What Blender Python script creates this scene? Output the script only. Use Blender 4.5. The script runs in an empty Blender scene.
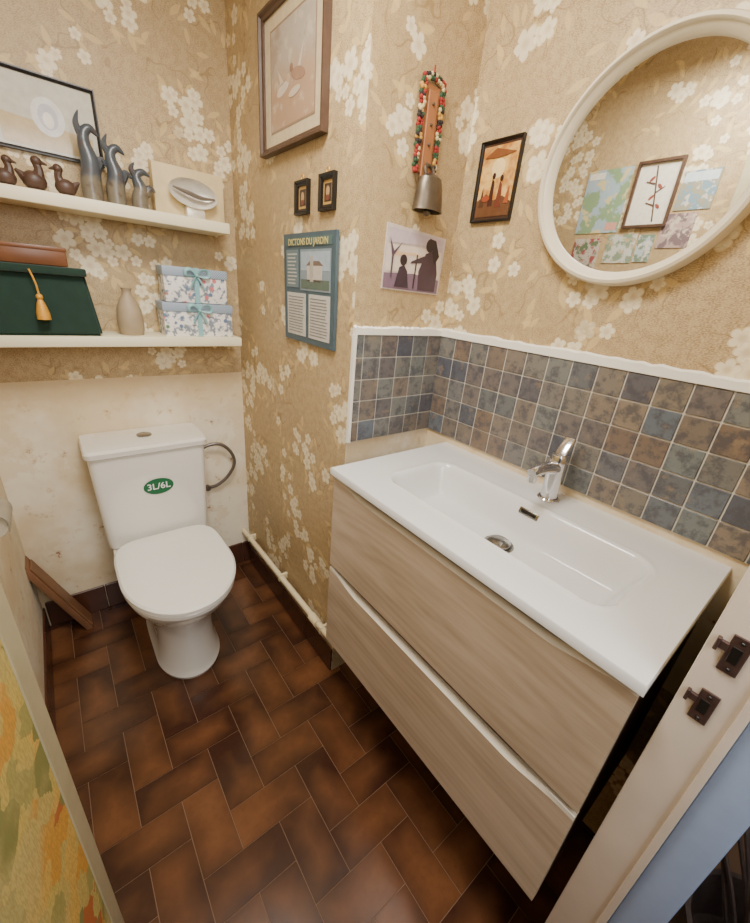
import bpy, bmesh, math, random
from mathutils import Vector, Matrix
random.seed(7)
A=0.349; B=0.836; XL=-0.87; YF=-1.735; H=2.42
# ---------------------------------------------------------------- helpers
def C(r,g,b,a=1):
    f=lambda c:(c/255/12.92) if c/255<=.04045 else ((c/255+.055)/1.055)**2.4
    return (f(r),f(g),f(b),a)
def newmat(name):
    m=bpy.data.materials.new(name);m.use_nodes=True
    nt=m.node_tree;bs=nt.nodes['Principled BSDF'];return m,nt,bs
def N(nt,t,**k):
    n=nt.nodes.new(t)
    for a,v in k.items():setattr(n,a,v)
    return n
def math_(nt,op,a,b=None,c=None,clamp=False):
    n=N(nt,'ShaderNodeMath',operation=op,use_clamp=clamp)
    for i,x in enumerate((a,b,c)):
        if x is None:continue
        if isinstance(x,(int,float)):n.inputs[i].default_value=x
        else:nt.links.new(x,n.inputs[i])
    return n.outputs[0]
def vm(nt,op,a,b=None):
    n=N(nt,'ShaderNodeVectorMath',operation=op)
    for i,x in enumerate((a,b)):
        if x is None:continue
        if isinstance(x,tuple):n.inputs[i].default_value=x
        else:nt.links.new(x,n.inputs[i])
    return n
def mix(nt,f,a,b):
    n=N(nt,'ShaderNodeMix',data_type='RGBA')
    for s,x in ((n.inputs[0],f),(n.inputs[6],a),(n.inputs[7],b)):
        if isinstance(x,(int,float,tuple)):s.default_value=x
        else:nt.links.new(x,s)
    return n.outputs[2]
def mrange(nt,x,a,b,c=0,d=1,smooth=True):
    n=N(nt,'ShaderNodeMapRange');n.interpolation_type='SMOOTHSTEP' if smooth else 'LINEAR'
    nt.links.new(x,n.inputs[0])
    for i,v in enumerate((a,b,c,d)):n.inputs[i+1].default_value=v
    return n.outputs[0]
def noise(nt,vec,scale,detail=3,rough=.5,dim='3D'):
    n=N(nt,'ShaderNodeTexNoise',noise_dimensions=dim);n.inputs['Scale'].default_value=scale;n.inputs['Detail'].default_value=detail;n.inputs['Roughness'].default_value=rough
    if vec is not None:nt.links.new(vec,n.inputs['Vector'])
    return n.outputs[0]
def bump(nt,bs,h,strength=.2,dist=.002):
    n=N(nt,'ShaderNodeBump');n.inputs['Strength'].default_value=strength;n.inputs['Distance'].default_value=dist
    nt.links.new(h,n.inputs['Height']);nt.links.new(n.outputs[0],bs.inputs['Normal'])
def pm(name,col,rough=.5,metal=0,var=.12,scale=30,bmp=0,emit=None,coat=0):
    m,nt,bs=newmat(name)
    tc=N(nt,'ShaderNodeTexCoord').outputs['Object']
    nz=noise(nt,tc,scale)
    d=tuple(max(0,c*(1-var)) for c in col[:3])+(1,);l=tuple(min(1,c*(1+var)) for c in col[:3])+(1,)
    nt.links.new(mix(nt,nz,d,l),bs.inputs['Base Color'])
    bs.inputs['Roughness'].default_value=rough;bs.inputs['Metallic'].default_value=metal
    bs.inputs['Coat Weight'].default_value=coat
    if bmp:bump(nt,bs,nz,bmp)
    return m
def finish(name,bm,mats,smooth=False):
    bmesh.ops.recalc_face_normals(bm,faces=bm.faces)
    uvl=bm.loops.layers.uv.get('UVMap') or None
    if uvl is None:
        uvl=bm.loops.layers.uv.new('UVMap')
        for f in bm.faces:
            n=f.normal;ax=max(range(3),key=lambda i:abs(n[i]))
            for l in f.loops:
                c=l.vert.co
                l[uvl].uv=((c.y+c.x*0,c.z) if ax==0 else (c.x+3.3,c.z) if ax==1 else (c.x,c.y))
    me=bpy.data.meshes.new(name);bm.to_mesh(me);bm.free()
    if not isinstance(mats,(list,tuple)):mats=[mats]
    for m in mats:me.materials.append(m)
    if smooth:
        for p in me.polygons:p.use_smooth=True
        try: me.set_sharp_from_angle(angle=math.radians(35))
        except Exception: pass
    o=bpy.data.objects.new(name,me);bpy.context.collection.objects.link(o);return o
def box(name,lo,hi,mat,bev=0,seg=2):
    bm=bmesh.new();addbox(bm,lo,hi,bev,seg);return finish(name,bm,mat,bev>0)
def addbox(bm,lo,hi,bev=0,seg=2,mi=0,M=None):
    r=bmesh.ops.create_cube(bm,size=1)
    vs=r['verts'];c=[(a+b)/2 for a,b in zip(lo,hi)];s=[abs(b-a) for a,b in zip(lo,hi)]
    for v in vs:v.co=Vector([c[i]+v.co[i]*s[i] for i in range(3)])
    fs=set(f for v in vs for f in v.link_faces)
    if bev:
        es=set(e for v in vs for e in v.link_edges)
        rr=bmesh.ops.bevel(bm,geom=list(es),offset=bev,segments=seg,profile=.5,affect='EDGES')
        vs=list(set(rr['verts'])|set(v for v in vs if v.is_valid));fs=set(f for v in vs for f in v.link_faces)
    for f in fs:f.material_index=mi
    if M is not None:
        for v in vs:v.co=M@v.co
    return vs
def loft(bm,rings,cap=True,mi=0):
    R=[[bm.verts.new(p) for p in r] for r in rings];n=len(R[0])
    for a,b in zip(R,R[1:]):
        for i in range(n):
            f=bm.faces.new((a[i],a[(i+1)%n],b[(i+1)%n],b[i]));f.material_index=mi
    if cap:
        f=bm.faces.new(list(reversed(R[0])));f.material_index=mi
        f=bm.faces.new(R[-1]);f.material_index=mi
    return R
def lathe(name,prof,mat,loc=(0,0,0),n=32,M=None,sx=1,sy=1):
    bm=bmesh.new();addlathe(bm,prof,loc,n,M,sx=sx,sy=sy);return finish(name,bm,mat,True)
def addlathe(bm,prof,loc=(0,0,0),n=32,M=None,mi=0,sx=1,sy=1):
    rings=[]
    for r,z in prof:
        r=max(r,1e-4);ring=[]
        for i in range(n):
            t=2*math.pi*i/n;p=Vector((r*math.cos(t)*sx,r*math.sin(t)*sy,z))
            if M is not None:p=M@p
            ring.append(p+Vector(loc))
        rings.append(ring)
    loft(bm,rings,True,mi)
def addtube(bm,pts,rad,n=10,mi=0,sub=6,sx=1):
    P=[Vector(p) for p in pts]
    if sub>1 and len(P)>2:
        Q=[];rr=[]
        R=rad if isinstance(rad,(list,tuple)) else [rad]*len(P)
        for i in range(len(P)-1):
            p0=P[max(i-1,0)];p1=P[i];p2=P[i+1];p3=P[min(i+2,len(P)-1)]
            for k in range(sub):
                t=k/sub
                Q.append(.5*((2*p1)+(-p0+p2)*t+(2*p0-5*p1+4*p2-p3)*t*t+(-p0+3*p1-3*p2+p3)*t**3));rr.append(R[i]*(1-t)+R[i+1]*t)
        Q.append(P[-1]);rr.append(R[-1]);P=Q;R=rr
    else: R=rad if isinstance(rad,(list,tuple)) else [rad]*len(P)
    up=None;rings=[]
    for i,p in enumerate(P):
        d=(P[min(i+1,len(P)-1)]-P[max(i-1,0)]).normalized()
        if up is None:
            up=d.orthogonal().normalized()
        up=(up-d*up.dot(d)).normalized();s=d.cross(up)
        rings.append([p+(up*math.cos(2*math.pi*k/n)+s*sx*math.sin(2*math.pi*k/n))*R[i] for k in range(n)])
    loft(bm,rings,True,mi)
def addball(bm,c,r,mi=0,s=(1,1,1),M=None,u=12,v=8):
    rr=bmesh.ops.create_uvsphere(bm,u_segments=u,v_segments=v,radius=r)
    for q in rr['verts']:
        p=Vector([q.co[i]*s[i] for i in range(3)])
        if M is not None:p=M@p
        q.co=p+Vector(c)
    for f in set(f for q in rr['verts'] for f in q.link_faces):f.material_index=mi
def group(name,parts):
    bpy.context.view_layer.update()
    lo=Vector((9,9,9));hi=-lo
    for o in parts:
        for c in o.bound_box:
            w=o.matrix_world@Vector(c)
            for i in range(3):lo[i]=min(lo[i],w[i]);hi[i]=max(hi[i],w[i])
    e=bpy.data.objects.new(name,None);e.empty_display_size=.05
    e.location=((lo.x+hi.x)/2,(lo.y+hi.y)/2,lo.z);bpy.context.collection.objects.link(e)
    bpy.context.view_layer.update()
    for o in parts:
        o.parent=e;o.matrix_parent_inverse=e.matrix_world.inverted()
    return e
WB=lambda u,v,d:Vector((u,-d,v))
WR=lambda u,v,d:Vector((-d,u,v))
WM=lambda u,v,d:Vector((A-d,u,v))
WS=lambda u,v,d:Vector((u,-B-d,v))
WL=lambda u,v,d:Vector((XL+d,u,v))
def poly(name,W,pts,d,mat,th=.0008):
    bm=bmesh.new()
    loft(bm,[[W(u,v,d-th) for u,v in pts],[W(u,v,d) for u,v in pts]])
    return finish(name,bm,mat)
def ell(cu,cv,a,b,n=20,rot=0):
    c,s=math.cos(rot),math.sin(rot)
    return [(cu+a*math.cos(t)*c-b*math.sin(t)*s,cv+a*math.cos(t)*s+b*math.sin(t)*c) for t in [2*math.pi*i/n for i in range(n)]]
def rect(u0,v0,u1,v1):return [(u0,v0),(u1,v0),(u1,v1),(u0,v1)]
def frame4(name,W,u0,v0,u1,v1,wd,dp,mat,prof=True):
    bm=bmesh.new()
    sec=[(0,0.0),(0,dp),(wd*.35,dp*1.0),(wd*.6,dp*.7),(wd,dp*.6),(wd,0.0)] if prof else [(0,0),(0,dp),(wd,dp),(wd,0)]
    cs=[(u0,v0,1,1),(u1,v0,-1,1),(u1,v1,-1,-1),(u0,v1,1,-1)]
    rings=[[bm.verts.new(W(u+su*o,v+sv*o,.0005+d)) for o,d in sec] for u,v,su,sv in cs]
    n=len(sec)
    for i in range(4):
        a,b=rings[i],rings[(i+1)%4]
        for k in range(n):bm.faces.new((a[k],a[(k+1)%n],b[(k+1)%n],b[k]))
    return finish(name,bm,mat)
_flat={}
def flat(r,g,b,rough=.6):
    k=(r,g,b,rough)
    if k not in _flat:_flat[k]=pm('ink_%d_%d_%d'%(r,g,b),C(r,g,b),rough,var=.18,scale=60)
    return _flat[k]
def texto(name,body,size,W,u,v,d,mat,flip=False,sx=1,al='CENTER'):
    cu=bpy.data.curves.new(name,'FONT');cu.body=body;cu.size=size;cu.align_x=al;cu.align_y='CENTER';cu.extrude=.0002;cu.offset=size*.012
    o=bpy.data.objects.new(name,cu);bpy.context.collection.objects.link(o)
    o0=W(u,v,d);ex=(W(u+1,v,d)-o0)*(-1 if flip else 1);ez=W(u,v+1,d)-o0;en=ex.cross(ez)
    bpy.context.view_layer.update()
    dg=bpy.context.evaluated_depsgraph_get();me=bpy.data.meshes.new_from_object(o.evaluated_get(dg))
    bpy.data.objects.remove(o)
    M=Matrix((( ex.x*sx,ez.x,en.x,o0.x),(ex.y*sx,ez.y,en.y,o0.y),(ex.z*sx,ez.z,en.z,o0.z),(0,0,0,1)))
    me.transform(M);me.materials.clear();me.materials.append(mat)
    q=bpy.data.objects.new(name,me);bpy.context.collection.objects.link(q);return q
# ---------------------------------------------------------------- wallpaper
def wallpaper():
    m,nt,bs=newmat('blossom_wallpaper')
    uv=N(nt,'ShaderNodeTexCoord').outputs['UV']
    st=vm(nt,'MULTIPLY',uv,(1,2.4,1)).outputs[0]
    fine=noise(nt,st,230,2,.6,'2D');mid=noise(nt,uv,48,5,.7,'2D');big=noise(nt,uv,2.2,3,.5,'2D')
    col=mix(nt,mrange(nt,fine,.35,.65),C(152,127,88),C(198,173,131))
    col=mix(nt,mrange(nt,mid,.4,.62,0,.42),col,C(206,182,140))
    col=mix(nt,mrange(nt,big,.35,.7,0,.35),col,C(170,144,102))
    CF=5.2
    clus=noise(nt,uv,CF,1,.4,'2D')
    bn=noise(nt,uv,6.5,2,.45,'2D')
    br=math_(nt,'ABSOLUTE',math_(nt,'SUBTRACT',bn,.5))
    brm=math_(nt,'MULTIPLY',mrange(nt,br,.004,.010,1,0),mrange(nt,clus,.40,.46))
    col=mix(nt,math_(nt,'MULTIPLY',brm,.55),col,C(140,114,70))
    def cells(scale,off,rnd=.85):
        s=vm(nt,'MULTIPLY',uv,(scale,scale,0));s=vm(nt,'ADD',s.outputs[0],off)
        v=N(nt,'ShaderNodeTexVoronoi',voronoi_dimensions='2D',feature='F1');v.inputs['Scale'].default_value=1;v.inputs['Randomness'].default_value=rnd
        nt.links.new(s.outputs[0],v.inputs['Vector'])
        d=vm(nt,'SUBTRACT',s.outputs[0],v.outputs['Position'])
        pos=vm(nt,'SUBTRACT',v.outputs['Position'],off);pos=vm(nt,'MULTIPLY',pos.outputs[0],(1/scale,1/scale,0))
        sep=N(nt,'ShaderNodeSeparateXYZ');nt.links.new(d.outputs[0],sep.inputs[0])
        sc=N(nt,'ShaderNodeSeparateColor');nt.links.new(v.outputs['Color'],sc.inputs[0])
        ln=vm(nt,'LENGTH',d.outputs[0]).outputs['Value']
        return sep.outputs[0],sep.outputs[1],ln,sc.outputs,pos.outputs[0]
    for sc_,off in ((17,(3.3,7.1,0)),(14,(9.1,2.7,0))):
        dx,dy,ln,rc,pos=cells(sc_,off)
        an=math_(nt,'MULTIPLY',rc[0],6.283);c=math_(nt,'COSINE',an);s=math_(nt,'SINE',an)
        u=math_(nt,'ADD',math_(nt,'MULTIPLY',dx,c),math_(nt,'MULTIPLY',dy,s))
        v=math_(nt,'SUBTRACT',math_(nt,'MULTIPLY',dy,c),math_(nt,'MULTIPLY',dx,s))
        q=math_(nt,'ADD',math_(nt,'POWER',math_(nt,'ABSOLUTE',math_(nt,'DIVIDE',u,.36)),1.5),math_(nt,'POWER',math_(nt,'ABSOLUTE',math_(nt,'DIVIDE',v,.13)),1.3))
        sel=mrange(nt,noise(nt,pos,CF,1,.4,'2D'),.48,.485)
        col=mix(nt,math_(nt,'MULTIPLY',math_(nt,'MULTIPLY',mrange(nt,q,.8,1.05,1,0),sel),.6),col,C(218,190,132))
    for sc_,off,th,R in ((12.5,(1.7,4.2,0),.585,.44),(17,(6.4,1.1,0),.56,.42),(15,(12.4,8.8,0),.61,.44)):
        dx,dy,ln,rc,pos=cells(sc_,off,.75)
        an=math_(nt,'ADD',math_(nt,'ARCTAN2',dy,dx),math_(nt,'MULTIPLY',rc[0],6.283))
        pet=math_(nt,'ABSOLUTE',math_(nt,'COSINE',math_(nt,'MULTIPLY',an,2.5)))
        pet=math_(nt,'POWER',pet,.55)
        rad=math_(nt,'MULTIPLY',math_(nt,'ADD',math_(nt,'MULTIPLY',pet,.5),.5),math_(nt,'ADD',math_(nt,'MULTIPLY',rc[1],.16),R-.16))
        q=math_(nt,'DIVIDE',ln,rad)
        msk=mrange(nt,q,.95,1.02,1,0)
        sel=mrange(nt,noise(nt,pos,CF,1,.4,'2D'),th,th+.005)
        sel=math_(nt,'MULTIPLY',sel,mrange(nt,rc[2],.12,.14))
        msk=math_(nt,'MULTIPLY',msk,sel)
        inner=mrange(nt,ln,.03,.2,.55,1)
        bc=mix(nt,inner,C(186,148,96),C(244,234,204))
        bc=mix(nt,mrange(nt,fine,.3,.7,0,.35),bc,C(214,194,152))
        bc=mix(nt,math_(nt,'MULTIPLY',mrange(nt,q,.80,.97),.5),bc,C(200,172,122))
        col=mix(nt,math_(nt,'MULTIPLY',msk,.85),col,bc)
    nt.links.new(col,bs.inputs['Base Color'])
    bs.inputs['Roughness'].default_value=.45;bs.inputs['Specular IOR Level'].default_value=.4
    bump(nt,bs,fine,.25,.001)
    return m
WP=wallpaper()
def plaster():
    m,nt,bs=newmat('stripped_plaster')
    uv=N(nt,'ShaderNodeTexCoord').outputs['UV']
    a=noise(nt,uv,2.4,4,.6,'2D');b=noise(nt,uv,14,5,.7,'2D');c=noise(nt,uv,5,6,.7,'2D')
    col=mix(nt,mrange(nt,a,.35,.65),C(218,198,162),C(238,228,204))
    col=mix(nt,mrange(nt,c,.54,.60,0,.35),col,C(214,190,148))
    col=mix(nt,mrange(nt,b,.60,.70,0,.45),col,C(190,152,106))
    col=mix(nt,mrange(nt,b,.71,.725,0,.8),col,C(124,70,46))
    sp=N(nt,'ShaderNodeSeparateXYZ');nt.links.new(uv,sp.inputs[0])
    hz=math_(nt,'ADD',sp.outputs[1],math_(nt,'MULTIPLY',math_(nt,'SUBTRACT',b,.5),.25))
    col=mix(nt,mrange(nt,hz,.88,1.0,0,.5),col,C(212,182,134))
    nt.links.new(col,bs.inputs['Base Color']);bs.inputs['Roughness'].default_value=.75;bump(nt,bs,b,.2,.002);return m
PL=plaster()
CREAM=pm('cream_paint',C(240,230,196),.45,var=.06,scale=12)
WHITE=pm('white_paint',C(236,232,220),.5,var=.05,scale=20,bmp=.05)
CERAM=pm('glazed_ceramic',C(230,226,216),.08,var=.02,scale=5,coat=.5)
PLAST=pm('white_plastic',C(232,228,218),.18,var=.02,scale=5)
CHROME=pm('chrome',C(225,225,228),.12,1,var=.03,scale=5)
BLACK=pm('black_lacquer',C(22,18,16),.3,var=.2)
CEIL=pm('ceiling_paint',C(238,233,220),.8,var=.04)
# ---------------------------------------------------------------- room shell
T=.1
ZW=1.022
bm=bmesh.new();addbox(bm,(XL-T,0,ZW),(.1,T,H),mi=0);addbox(bm,(XL-T,0.0,0),(.1,T,ZW),mi=1)
finish('wall_back',bm,[WP,PL])
box('wall_right',(0,-B,0),(A+.1,0,H),WP)
box('wall_vanity',(A,-1.8,0),(A+T,-B,H),WP)
box('wall_left',(XL-T,YF-.06,0),(XL,0,H),WP)
box('trim_1',(XL,-1.6,0),(XL+.002,0,ZW-.05),PL)
XJ=-.085
bm=bmesh.new();addbox(bm,(XJ+.03,YF-.06,0),(A+T,YF,H));addbox(bm,(XL-T,YF-.06,2.1),(XJ+.03,YF,H))
finish('wall_front',bm,WP)
box('ceiling',(XL-T,-2.9,H),(1.2,T,H+.08),CEIL)
def floormat():
    m,nt,bs=newmat('brown_glazed_tile')
    uv=N(nt,'ShaderNodeTexCoord').outputs['UV'];ob=N(nt,'ShaderNodeTexCoord').outputs['Object']
    at=N(nt,'ShaderNodeAttribute',attribute_name='tint').outputs['Fac']
    sep=N(nt,'ShaderNodeSeparateXYZ');nt.links.new(uv,sep.inputs[0])
    def edge(s):return math_(nt,'MINIMUM',s,math_(nt,'SUBTRACT',1,s))
    e=math_(nt,'MINIMUM',math_(nt,'MULTIPLY',edge(sep.outputs[0]),2),edge(sep.outputs[1]))
    nz=noise(nt,ob,7,3,.5);f=noise(nt,ob,60,3,.6)
    side=math_(nt,'ADD',math_(nt,'MULTIPLY',sep.outputs[0],.45),math_(nt,'MULTIPLY',e,1.0))
    k=math_(nt,'ADD',side,math_(nt,'MULTIPLY',math_(nt,'SUBTRACT',nz,.50),1.7))
    k=math_(nt,'ADD',k,math_(nt,'MULTIPLY',math_(nt,'SUBTRACT',at,.55),.6),clamp=True)
    col=mix(nt,k,C(58,33,21),C(112,71,43))
    col=mix(nt,mrange(nt,f,.4,.8,0,.3),col,C(76,45,28))
    nt.links.new(col,bs.inputs['Base Color']);bs.inputs['Roughness'].default_value=.2
    bs.inputs['Specular IOR Level'].default_value=.55
    bump(nt,bs,nz,.1,.003);return m
FT=floormat();GROUT=pm('tan_grout',C(122,92,66),.8)
bm=bmesh.new();addbox(bm,(XL-T,-2.9,-.1),(1.2,T,-.0015),mi=1)
uvl=bm.loops.layers.uv.new('UVMap');tl=bm.faces.layers.float.new('tint')
w=.103;g=.0022
def ftile(x0,y0,x1,y1,horiz):
    X0,X1=max(x0,XL),min(x1,A);Y0,Y1=max(y0,YF-.06),min(y1,0)
    if X1-X0<.005 or Y1-Y0<.005:return
    X0+=g/2;X1-=g/2;Y0+=g/2;Y1-=g/2
    vs=[bm.verts.new(p) for p in ((X0,Y0,0),(X1,Y0,0),(X1,Y1,0),(X0,Y1,0))]
    lo=[bm.verts.new(p) for p in ((X0-.0003,Y0-.0003,-.0015),(X1+.0003,Y0-.0003,-.0015),(X1+.0003,Y1+.0003,-.0015),(X0-.0003,Y1+.0003,-.0015))]
    fs=[bm.faces.new(vs)]+[bm.faces.new((lo[i],lo[(i+1)%4],vs[(i+1)%4],vs[i])) for i in range(4)]
    t=random.random();fl=random.random()<.5
    for f in fs:
        f[tl]=t
        for l in f.loops:
            c=l.vert.co;u=(c.x-x0)/(x1-x0);v=(c.y-y0)/(y1-y0)
            if not horiz:u,v=v,u
            l[uvl].uv=(1-u if fl else u,v)
ox,oy=-1.0,-.03
for k in range(-40,30):
    for m_ in range(-12,12):
        x=(k+4*m_);y=k
        ftile(ox+x*w,oy+y*w,ox+(x+2)*w,oy+(y+1)*w,True)
        ftile(ox+(x+2)*w,oy+(y-1)*w,ox+(x+3)*w,oy+(y+1)*w,False)
finish('floor',bm,[FT,GROUT])
SK=pm('brown_skirting_tile',C(76,44,30),.25,var=.35,scale=12)
def skirt(name,W,u0,u1,h=.11):
    bm=bmesh.new();u=u0;L=.205
    while u<u1-.01:
        e=min(u+L,u1);
        p=[W(u+.001,0,0),W(e-.001,h,.010)]
        lo=[min(p[0][i],p[1][i]) for i in range(3)];hi=[max(p[0][i],p[1][i]) for i in range(3)]
        addbox(bm,lo,hi,.003,1);u=e
    return finish(name,bm,SK,True)
skirt('baseboard_back',WB,XL+.012,0-.001,.125)
skirt('baseboard_right',WR,-B,-.012)
skirt('baseboard_left',WL,-1.6,-.012)
# ---------------------------------------------------------------- mosaic splashback
def mosaicmat():
    m,nt,bs=newmat('slate_mosaic')
    ob=N(nt,'ShaderNodeTexCoord').outputs['Object']
    at=N(nt,'ShaderNodeAttribute',attribute_name='tint').outputs['Fac']
    rp=N(nt,'ShaderNodeValToRGB');nt.links.new(at,rp.inputs[0]);cr=rp.color_ramp
    cs=[(0,(112,120,120)),(.2,(126,116,102)),(.35,(96,106,116)),(.5,(120,102,86)),(.65,(112,114,110)),(.8,(84,86,96)),(1,(136,122,104))]
    cr.elements[0].color=C(*cs[0][1]);cr.elements[1].position=1;cr.elements[1].color=C(*cs[-1][1])
    for p,c in cs[1:-1]:
        e=cr.elements.new(p);e.color=C(*c)
    nz=noise(nt,ob,42,5,.7);n2=noise(nt,ob,26,5,.7)
    col=mix(nt,mrange(nt,nz,.44,.62,0,.75),rp.outputs[0],C(74,74,80))
    col=mix(nt,mrange(nt,n2,.56,.68,0,.5),col,C(150,128,102))
    nt.links.new(col,bs.inputs['Base Color']);bs.inputs['Roughness'].default_value=.28;bump(nt,bs,nz,.3,.002);return m
MO=mosaicmat();GR=pm('pale_grout',C(204,198,184),.8,var=.08)
zt0,zt1=.978,1.291;pt=(zt1-zt0)/5
bm=bmesh.new();tl=bm.faces.layers.float.new('tint')
def mos(W,u0,u1,flip):
    addb=lambda p,q,mi,bev:addbox(bm,[min(a,b) for a,b in zip(p,q)],[max(a,b) for a,b in zip(p,q)],bev,1,mi)
    addb(W(u0,zt0,0.0),W(u1,zt1,.006),1,0)
    n=int(abs(u1-u0)/pt)+1
    for i in range(n):
        for j in range(5):
            a=u1-(i+1)*pt if flip else u0+i*pt;b=a+pt
            a=max(a,u0);b=min(b,u1)
            if b-a<.012:continue
            before=set(bm.faces)
            addb(W(a+.0015,zt0+j*pt+.0015,.004),W(b-.0015,zt0+(j+1)*pt-.0015,.0085),0,.0012)
            t=random.random()
            for f in set(bm.faces)-before:f[tl]=t
mos(WM,YF+.001,-B-.009,True);mos(WS,.01,A-.001,True)
finish('mosaic_splashback',bm,[MO,GR],False)
bm=bmesh.new()
def irr(W,u0,u1,v0,v1,d):
    n=50;rings=[]
    for i in range(n+1):
        u=u0+(u1-u0)*i/n;j=random.uniform(-.002,.003)
        rings.append([W(u,v0,0.0),W(u,v0,d),W(u,v1+j-.004,d),W(u,v1+j,0.0)])
    loft(bm,rings)
irr(WM,YF+.001,-B-.001,zt1,zt1+.022,.011);irr(WS,0.0,A-.001,zt1,zt1+.022,.011)
addbox(bm,(-.002,-B-.011,zt0),(.008,-B,zt1))
finish('trim_2',bm,WHITE)
box('trim_3',(0.0,-B-.002,.60),(A,-B,zt0),PL)
box('trim_4',(A-.002,YF,.60),(A,-B,zt0),PL)
# ---------------------------------------------------------------- vanity
zv=.956;y0,y1=-.932,-1.708;xf=-.111
wood,nt,bs=newmat('washed_oak')
ob=N(nt,'ShaderNodeTexCoord').outputs['Object']
s=vm(nt,'MULTIPLY',ob,(4,1.3,9)).outputs[0]
n1=noise(nt,s,2.2,4,.55);s2=vm(nt,'MULTIPLY',ob,(10,5,110)).outputs[0];n2=noise(nt,s2,2.5,3,.6)
wv=N(nt,'ShaderNodeTexWave',wave_type='RINGS',rings_direction='X');wv.inputs['Scale'].default_value=2.2;wv.inputs['Distortion'].default_value=4.5;wv.inputs['Detail'].default_value=2;wv.inputs['Detail Scale'].default_value=1.2
s3=vm(nt,'MULTIPLY',vm(nt,'ADD',ob,(0,1.32,-.76)).outputs[0],(1,1.3,7)).outputs[0];nt.links.new(s3,wv.inputs['Vector'])
col=mix(nt,mrange(nt,n1,.3,.7),C(168,147,122),C(192,172,148))
col=mix(nt,math_(nt,'MULTIPLY',wv.outputs['Fac'],.22),col,C(204,187,164))
col=mix(nt,mrange(nt,n2,.45,.75,0,.22),col,C(142,121,99))
nt.links.new(col,bs.inputs['Base Color']);bs.inputs['Roughness'].default_value=.42;bump(nt,bs,n2,.12,.001)
LIP=pm('oak_edge_band',C(200,190,172),.35,var=.08)
CARC=pm('cabinet_carcass',C(104,80,76),.5,var=.12)
parts=[box('carcass',(-.085,y1+.006,.335),(A,y0-.006,.84),CARC)]
bm=bmesh.new()
addbox(bm,(-.085,y1+.006,.84),(-.07,y0-.006,.93));addbox(bm,(-.07,y1+.006,.84),(A,y1+.02,.93));addbox(bm,(-.07,y0-.02,.84),(A,y0-.006,.93))
parts.append(finish('carcass_top_rails',bm,CARC))
def drawer(name,z0,z1):
    bm=bmesh.new();n=80;rings=[]
    ya,yb=y1+.004,y0-.004
    X=xf+.008
    for i in range(n+1):
        y=ya+(yb-ya)*i/n
        e=min(y-ya,yb-y);t=min(1,max(0,(e-.02)/.12));t=t*t*(3-2*t)
        zt=z1-.016*t;bl=.010*t
        rings.append([(X+.018,y,z0),(X+.002,y,z0),(X,y,z0+.002),(X,y,zt-.009),(X+.001+bl,y,zt),(X+.018,y,zt)])
    loft(bm,rings)
    bm.faces.ensure_lookup_table()
    for f in bm.faces:
        zs=[v.co.z for v in f.verts];xs=[v.co.x for v in f.verts]
        if len(f.verts)==4 and min(zs)>z1-.028 and min(xs)<=X+.012: f.material_index=1
    return finish(name,bm,[wood,LIP],False)
parts.append(drawer('drawer_upper',.636,.932));parts.append(drawer('drawer_lower',.330,.624))
def sdf(x,y,cx,cy,hx,hy,r):
    qx=abs(x-cx)-hx+r;qy=abs(y-cy)-hy+r
    return math.hypot(max(qx,0),max(qy,0))+min(max(qx,qy),0)-r
def topz(x,y):
    d=sdf(x,y,.098,-1.332,.120,.292,.055)
    if d>=0: return zv+.0015*max(0,1-d/.012)
    t=min(1,-d/.05);t=t*t*(3-2*t)
    dd=math.hypot((x-.115)*1.2,(y+1.335)*.5)
    return zv-.080*t-.007*t*max(0,1-dd/.16)+.0015*(1-t)
bm=bmesh.new();nx,ny=92,150
xs=[xf+(A-xf)*i/nx for i in range(nx+1)];ys=[y1+(y0-y1)*j/ny for j in range(ny+1)]
V=[[bm.verts.new((x,y,topz(x,y))) for y in ys] for x in xs]
for i in range(nx):
    for j in range(ny):bm.faces.new((V[i][j],V[i+1][j],V[i+1][j+1],V[i][j+1]))
per=[V[i][0] for i in range(nx+1)]+[V[nx][j] for j in range(1,ny+1)]+[V[i][ny] for i in range(nx-1,-1,-1)]+[V[0][j] for j in range(ny-1,0,-1)]
def cl(v,dx,dz):
    x,y,z=v.co
    return bm.verts.new((min(max(x,xf+dx),A-dx) if dx>0 else x+(-.002 if x<=xf+1e-5 else 0),y+(0 if dx>0 else (-.002 if y<=y1+1e-5 else .002 if y>=y0-1e-5 else 0)),zv-dz))
r1=[cl(v,-1,.003) for v in per];r2=[cl(v,-1,.019) for v in per];r3=[cl(v,.006,.022) for v in per]
n=len(per)
for a,b in ((per,r1),(r1,r2),(r2,r3)):
    for i in range(n):bm.faces.new((a[i],a[(i+1)%n],b[(i+1)%n],b[i]))
BAS=pm('basin_ceramic',C(212,211,208),.12,var=.015,scale=4)
parts.append(finish('basin_top',bm,BAS,True))
DKC=pm('brushed_drain_metal',C(150,148,144),.25,1,var=.1)
parts.append(lathe('drain',[(0,-.006),(.036,-.006),(.036,.003),(.033,.005),(.029,.003),(.028,.010),(.022,.014),(0,.016)],DKC,(.112,-1.335,topz(.112,-1.335)),32))
ox_=.218
while topz(ox_,-1.345)>zv-.020:ox_-=.0005
oz_=topz(ox_,-1.345);sl=math.atan2(topz(ox_+.002,-1.345)-topz(ox_-.002,-1.345),.004)
nx_,nz_=-math.sin(sl),math.cos(sl)
M=Matrix(((math.cos(sl),0,nx_,ox_),(0,1,0,-1.345),(math.sin(sl),0,nz_,oz_),(0,0,0,1)))
bm=bmesh.new();addbox(bm,(-.008,-.026,-.003),(.008,.026,.003),.002,2,0,M);parts.append(finish('overflow_ring',bm,DKC,True))
bm=bmesh.new();addbox(bm,(-.0045,-.020,.001),(.0045,.020,.0038),.001,2,0,M);parts.append(finish('overflow_slot',bm,BLACK,True))
group('vanity_unit',parts)
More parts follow.
